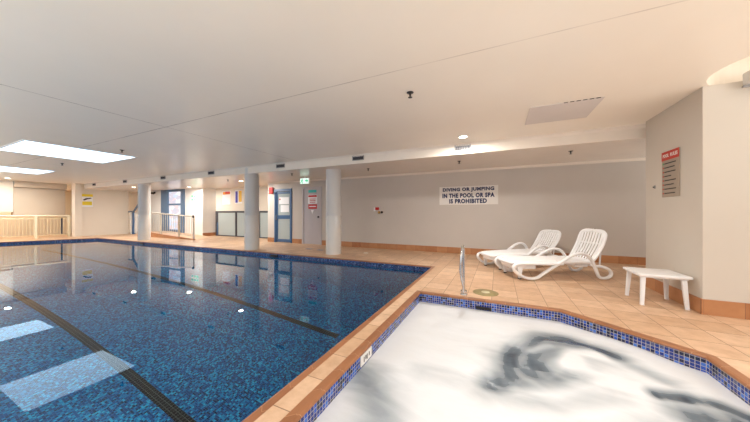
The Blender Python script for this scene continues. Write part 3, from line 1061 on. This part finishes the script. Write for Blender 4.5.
# exit sign hanging from the low ceiling
t = thing('exit_sign', 'lit green running man exit sign hanging above the grey door', 'sign', (-6.16, 7.32, 2.33))
MB().box(-0.20, 0.20, 0.0, 0.06, -0.11, 0.10, 0.006).build('housing', 'white', t)
MB().box(-0.185, 0.185, -0.006, 0.0, -0.098, 0.088).build('lit_face', 'exitwhite', t)
MB().box(-0.012, 0.012, 0.02, 0.04, 0.10, 0.14).build('hanger', 'white', t)
g = MB()
g.lathe([(0.018, -0.010), (0.018, -0.006)], (-0.095, 0, 0.06), 14, 'y')
for a, b, r in (((-0.095, 0.04), (-0.115, -0.015), 0.020), ((-0.115, -0.015), (-0.075, -0.045), 0.013), ((-0.075, -0.045), (-0.085, -0.09), 0.011), ((-0.115, -0.015), (-0.15, -0.055), 0.013), ((-0.15, -0.055), (-0.175, -0.05), 0.010), ((-0.095, 0.03), (-0.055, 0.0), 0.010), ((-0.1, 0.03), (-0.15, 0.02), 0.010)):
    g.tube([(a[0], -0.008, a[1]), (b[0], -0.008, b[1])], 0.003, 8, ry=r, up=(0, 1, 0))
g.build('running_figure', 'exitgreen', t)
MB().prism([(0.03, -0.02), (0.10, -0.02), (0.10, -0.065), (0.17, 0.0), (0.10, 0.065), (0.10, 0.02), (0.03, 0.02)], 'y', -0.010, -0.006).build('arrow', 'exitgreen', t)

# yellow warning sign on the far pier
t = thing('warning_sign', 'yellow and white warning sign with a black diver shape on the far pier', 'sign', (-19.4, 6.06, 1.85), PI / 2)
MB().box(-0.21, 0.21, -0.012, 0.0, -0.33, 0.33, 0.003).build('board', 'paper', t)
MB().box(-0.21, 0.21, -0.016, -0.012, 0.2, 0.33).build('top_band', 'yellow', t)
MB().box(-0.18, 0.18, -0.016, -0.012, -0.24, -0.05).build('lower_band', 'yellow', t)
MB().prism([(-0.17, 0.02), (-0.05, 0.12), (0.14, 0.15), (0.17, 0.11), (0.0, 0.06), (-0.1, 0.0)], 'y', -0.016, -0.012).build('diver_shape', 'ink', t)

t = thing('first_aid_sign', 'pale green two-row sign on the white wall right of the tall window', 'sign', (-14.15, 8.4, 1.98))
MB().box(-0.42, 0.30, -0.01, 0.0, -0.2, 0.2, 0.003).build('board', 'white', t)
for r_, z in ((0, 0.09), (1, -0.09)):
    for k in range(3):
        MB().box(-0.37 + k * 0.22, -0.21 + k * 0.22, -0.014, -0.01, z - 0.05, z + 0.05, 0).build('green_mark', 'palegreen', t)

t = thing('poster', 'white poster with red heading above the low glass screens', 'poster', (-12.75, 9.1, 2.0))
MB().box(-0.32, 0.30, -0.01, 0.0, -0.36, 0.34, 0).build('sheet', 'paper', t)
MB().box(-0.28, 0.28, -0.013, -0.01, 0.16, 0.3, 0).build('heading', 'orange', t)
MB().box(-0.1, 0.25, -0.0135, -0.0131, 0.2, 0.31, 0).build('red_block', 'red', t)
t = thing('poster', 'violet and amber poster beside the white one', 'poster', (-11.85, 9.1, 2.02))
MB().box(-0.26, 0.26, -0.01, 0.0, -0.34, 0.34, 0).build('sheet', 'paper', t)
MB().box(-0.22, -0.05, -0.013, -0.01, -0.3, 0.28, 0).build('violet_block', 'violet', t)
MB().box(0.02, 0.24, -0.013, -0.01, -0.26, 0.30, 0).build('amber_block', 'amber', t)

# security camera on the wall by the far column
t = thing('security_camera', 'small black security camera high on the white wall past the farthest column', 'camera', (-17.9, 8.36, 2.3))
MB().box(-0.05, 0.05, -0.06, 0, 0.02, 0.12, 0.004).build('bracket', 'black', t)
MB().lathe([(0.05, -0.28), (0.055, -0.26), (0.055, -0.06), (0.03, -0.04)], (0, 0, 0.03), 16, 'y').build('housing', 'black', t)

# ------------------------------------------------------------------ spa handrail and lid
t = thing('spa_handrail', 'chrome handrail standing at the back edge of the spa', 'handrail', (-0.48, 4.10, 0))
path = smooth_path([(0.022, -0.04, 0.01), (0.020, -0.04, 0.10), (-0.004, -0.07, 0.24), (-0.014, -0.08, 0.36), (-0.010, -0.075, 0.5), (-0.004, -0.04, 0.63), (0.0, 0.03, 0.70), (0.004, 0.10, 0.67), (0.006, 0.12, 0.55), (0.006, 0.12, 0.3), (0.006, 0.12, 0.01)], 7)
MB().tube(path, 0.019, 14).build('rail', 'chrome', t)
for x, y in ((0.022, -0.04), (0.006, 0.12)):
    MB().lathe([(0.05, 0.0), (0.05, 0.012), (0.04, 0.022), (0.022, 0.032)], (x, y, 0), 24).build('flange', 'chrome', t)

t = thing('skimmer_lid', 'round olive plastic skimmer lid set in the deck beside the handrail', 'lid', (-0.17, 4.29, 0))
MB().lathe([(0.178, 0.0), (0.178, 0.006), (0.165, 0.010), (0.150, 0.007)], seg=40).build('rim', 'lid', t)
MB().lathe([(0.149, 0.0), (0.149, 0.008), (0.06, 0.011), (0.001, 0.011)], seg=40).build('cover', 'lid', t)
MB().lathe([(0.06, 0.010), (0.058, 0.015), (0.001, 0.015)], seg=24).build('grip', 'lidlight', t)

# floor markers near the nearest column
for x, y, m, lab in ((-5.72, 7.02, 'marker', 'small blue grey floor marker before the grey door, the left one'),
                     (-5.22, 6.97, 'marker', 'small blue grey floor marker just left of the nearest column')):
    t = MB().box(-0.11, 0.11, -0.07, 0.07, 0.0, 0.004, 0).build('floor_marker', m, None, (x, y, 0))
    tag(t, lab, 'floor marker', 'floor markers')
t = thing('floor_drain', 'small white drain cover in the deck right of the nearest column', 'drain', (-3.59, 7.03, 0))
MB().lathe([(0.075, 0), (0.075, 0.004), (0.06, 0.006), (0.001, 0.006)], seg=24).build('cover', 'white', t)

# ------------------------------------------------------------------ sun loungers
def make_lounger(label, loc, rz, back_len, back_deg, W=0.66):
    """local x along the bed (0 at the front leg), y across (0 near side), z up"""
    t = thing('sun_lounger', label, 'sun lounger', loc, rz, 'white resin sun loungers')
    # bed: a rim frame with lengthwise slats, foot end rounded down
    bed = MB()
    y0, y1 = 0.045, W - 0.045
    rim = [(1.16, y0 + 0.02, 0.30), (0.6, y0 + 0.015, 0.305), (0.0, y0 + 0.015, 0.305), (-0.24, y0 + 0.02, 0.30), (-0.31, y0 + 0.07, 0.285), (-0.325, W / 2, 0.28),
           (-0.31, y1 - 0.07, 0.285), (-0.24, y1 - 0.02, 0.30), (0.0, y1 - 0.015, 0.305), (0.6, y1 - 0.015, 0.305), (1.16, y1 - 0.02, 0.30)]
    bed.tube(smooth_path(rim, 5), 0.033, 10, ry=0.036)
    bed.box(1.12, 1.18, y0, y1, 0.275, 0.32, 0.008)
    bed.build('bed_frame', 'plastic', t)
    apron = MB()
    ap = [(0.1, y0 + 0.03), (-0.22, y0 + 0.035), (-0.285, y0 + 0.09), (-0.30, W / 2), (-0.285, y1 - 0.09), (-0.22, y1 - 0.035), (0.1, y1 - 0.03)]
    pts = smooth_path([(x, y, 0.235) for x, y in ap], 5)
    apron.tube(pts, 0.055, 8, ry=0.010, up=(0, 0, 1))
    apron.build('foot_apron', 'plastic', t)
    ns = 9
    for k in range(ns):
        y = y0 + 0.06 + (y1 - y0 - 0.12) * k / (ns - 1)
        end = -0.29 + 0.03 * abs(k - (ns - 1) / 2) / ((ns - 1) / 2)
        sp = smooth_path([(end, y, 0.275), (-0.2, y, 0.312), (0.2, y, 0.318), (0.7, y, 0.316), (1.14, y, 0.305)], 4)
        MB().tube(sp, 0.009, 8, ry=0.0225, up=(0, 0, 1)).build('slat', 'plastic', t)
    MB().box(0.25, 0.31, y0, y1, 0.262, 0.296, 0.006).build('cross_bar', 'plastic', t)
    MB().box(0.75, 0.81, y0, y1, 0.262, 0.296, 0.006).build('cross_bar', 'plastic', t)
    # backrest
    a = math.radians(back_deg)
    ca, sa = math.cos(a), math.sin(a)
    hx, hz = 1.15, 0.315
    def bp(u, y, off=0.0):
        cur = -0.035 * math.sin(PI * min(1, u / back_len))
        o = off + cur
        return (hx + u * ca - o * sa, y, hz + u * sa + o * ca)
    bl = back_len
    back = MB()
    fr = [bp(0.0, y0 + 0.02), bp(0.2 * bl, y0 + 0.01), bp(0.55 * bl, y0), bp(0.85 * bl, y0 + 0.005), bp(0.96 * bl, y0 + 0.05), bp(bl, y0 + 0.13), bp(bl * 1.01, W / 2),
          bp(bl, y1 - 0.13), bp(0.96 * bl, y1 - 0.05), bp(0.85 * bl, y1 - 0.005), bp(0.55 * bl, y1), bp(0.2 * bl, y1 - 0.01), bp(0.0, y1 - 0.02)]
    back.tube(smooth_path(fr, 5), 0.036, 10, ry=0.022, up=(0, 1, 0.001))
    back.tube([bp(0.01, y0 + 0.02), bp(0.01, y1 - 0.02)], 0.022, 10)
    bo = back.build('backrest', 'plastic', t)
    nb_ = 8
    for k in range(nb_):
        y = y0 + 0.065 + (y1 - y0 - 0.13) * k / (nb_ - 1)
        top = bl * (0.975 if 0 < k < nb_ - 1 else 0.955)
        MB().tube([bp(u * top, y, 0.004) for u in (0.02, 0.2, 0.4, 0.6, 0.8, 1.0)], 0.008, 8, ry=0.0235, up=(-sa, 0, ca)).build('back_slat', 'plastic', bo)
    MB().tube([bp(0.62 * bl, y0, -0.03), bp(0.62 * bl, y1, -0.03)], 0.016, 8).build('back_cross_bar', 'plastic', bo)
    # prop strut behind the backrest
    for y in (y0 + 0.06, y1 - 0.06):
        MB().tube([bp(0.55 * bl, y, -0.03), (1.32, y, 0.20)], 0.014, 8).build('prop', 'plastic', t)
    # looped arm frames, front leg, armrest and rear foot in one piece each side
    arm = [(0.55, 0.285), (0.27, 0.285), (0.0, 0.292), (-0.2, 0.290), (-0.31, 0.272), (-0.345, 0.225), (-0.32, 0.165), (-0.24, 0.095), (-0.12, 0.04), (0.0, 0.024), (0.09, 0.045), (0.2, 0.115),
           (0.43, 0.26), (0.6, 0.365), (0.73, 0.435), (0.85, 0.468), (0.95, 0.458), (1.03, 0.41), (1.10, 0.31), (1.17, 0.15), (1.21, 0.06), (1.27, 0.026), (1.36, 0.028), (1.425, 0.065), (1.44, 0.12), (1.40, 0.175), (1.32, 0.215), (1.22, 0.235), (1.12, 0.24)]
    for y in (0.0, W):
        pth = smooth_path([(x, y, z) for x, z in arm], 4)
        MB().tube(pth, 0.026, 10, ry=0.035).build('arm_loop', 'plastic', t)
        yy = 0.012 if y == 0 else W - 0.05
        for x, z in ((-0.1, 0.29), (0.5, 0.285), (1.12, 0.25)):
            MB().box(x - 0.03, x + 0.03, yy, yy + 0.038, z - 0.015, z + 0.018, 0.004).build('joint', 'plastic', t)
    MB().tube([(1.30, 0.0, 0.215), (1.30, W, 0.215)], 0.016, 10).build('axle', 'plastic', t)
    MB().tube([(1.12, 0.0, 0.245), (1.12, W, 0.245)], 0.018, 10).build('rear_bar', 'plastic', t)
    # short rear support tray under the bed
    MB().box(0.86, 1.10, 0.10, W - 0.10, 0.205, 0.262, 0.010).build('under_tray', 'plastic', t)
    for y in (y0 + 0.03, y1 - 0.03):
        MB().prism([(-0.24, 0.21), (-0.14, 0.21), (-0.17, 0.012), (-0.21, 0.012)], 'y', y - 0.018, y + 0.018, 0.004).build('front_leg', 'plastic', t)
        MB().box(-0.213, -0.167, y - 0.02, y + 0.02, 0.0, 0.018, 0.003).build('foot_pad', 'rubber', t)
    return t
make_lounger('white resin sun lounger nearer the spa, backrest raised steeply', (0.56, 5.46, 0), math.radians(26.6), 0.60, 65)
make_lounger('white resin sun lounger behind the other one, closer to the prohibition sign', (0.235, 6.255, 0), math.radians(42), 0.57, 53, 0.60)

# ------------------------------------------------------------------ side table
t = thing('side_table', 'low white plastic side table standing against the right pier', 'table', (1.915, 4.815, 0))
H = 0.412
top = MB().box(-0.25, 0.25, -0.258, 0.25, H - 0.034, H, 0.010, 3).build('tabletop', 'table_plastic', t)
mb = MB()
for a in ((-0.22, 0.22, -0.225, -0.21), (-0.22, 0.22, 0.21, 0.225), (-0.225, -0.21, -0.22, 0.22), (0.21, 0.225, -0.22, 0.22)):
    mb.box(a[0], a[1], a[2], a[3], H - 0.05, H - 0.034)
mb.build('apron', 'table_plastic', t)
for sx in (-1, 1):
    for sy in (-1, 1):
        mb = MB()
        tx, ty = sx * 0.19, sy * 0.195
        bx_, by_ = sx * 0.21, sy * 0.222
        rings = []
        for z, cx_, cy_, hw in ((0.0, bx_, by_, 0.017), (0.012, bx_, by_, 0.018), (H - 0.034, tx, ty, 0.024)):
            rings.append([mb.b.verts.new((cx_ + a * hw, cy_ + b * hw, z)) for a, b in ((-1, -1), (1, -1), (1, 1), (-1, 1))])
        for A_, B_ in zip(rings, rings[1:]):
            for k in range(4):
                mb.b.faces.new((A_[k], A_[(k + 1) % 4], B_[(k + 1) % 4], B_[k]))
        mb.b.faces.new(list(reversed(rings[0]))); mb.b.faces.new(rings[-1])
        bmesh.ops.bevel(mb.b, geom=[e for e in mb.b.edges if abs(e.verts[0].co.z - e.verts[1].co.z) > 0.1], offset=0.006, segments=2, affect='EDGES')
        mb.build('leg', 'table_plastic', t)

# ------------------------------------------------------------------ world, camera, view
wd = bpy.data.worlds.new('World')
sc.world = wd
wd.use_nodes = True
wt = wd.node_tree
bg = wt.nodes['Background']
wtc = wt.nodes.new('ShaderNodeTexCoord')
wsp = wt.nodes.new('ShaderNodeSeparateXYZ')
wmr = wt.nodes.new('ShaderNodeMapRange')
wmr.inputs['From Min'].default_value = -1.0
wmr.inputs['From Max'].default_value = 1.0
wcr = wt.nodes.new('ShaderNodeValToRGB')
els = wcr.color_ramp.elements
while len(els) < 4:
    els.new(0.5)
# bright lower half added to uplight the ceiling, dim horizon band, soft sky
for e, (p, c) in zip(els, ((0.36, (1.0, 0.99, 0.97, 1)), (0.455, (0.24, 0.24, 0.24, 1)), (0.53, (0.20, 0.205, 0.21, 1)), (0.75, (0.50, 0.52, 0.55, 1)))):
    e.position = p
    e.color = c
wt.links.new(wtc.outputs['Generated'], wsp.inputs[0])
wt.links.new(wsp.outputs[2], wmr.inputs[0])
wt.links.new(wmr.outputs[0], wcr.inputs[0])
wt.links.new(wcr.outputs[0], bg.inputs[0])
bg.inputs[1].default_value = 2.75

cam = bpy.data.cameras.new('camera')
cam.sensor_fit = 'HORIZONTAL'
cam.sensor_width = 36.0
cam.lens = 36.0 * 263.0 / 750.0
cam.shift_y = 2.0 / 750.0
cam.clip_start = 0.02
co = bpy.data.objects.new('camera', cam)
COL.objects.link(co)
co.location = (0, 0, 1.2)
co.rotation_euler = (PI / 2, 0, math.radians(25.065))
sc.camera = co

sc.view_settings.view_transform = 'Standard'
sc.view_settings.look = 'None'
sc.view_settings.gamma = 1.0
sc.view_settings.use_curve_mapping = False
sc.view_settings.exposure = 0.6
sc.cycles.max_bounces = 14
sc.cycles.diffuse_bounces = 7
sc.cycles.transmission_bounces = 12
sc.cycles.sample_clamp_indirect = 6.0
sc.cycles.use_denoising = True
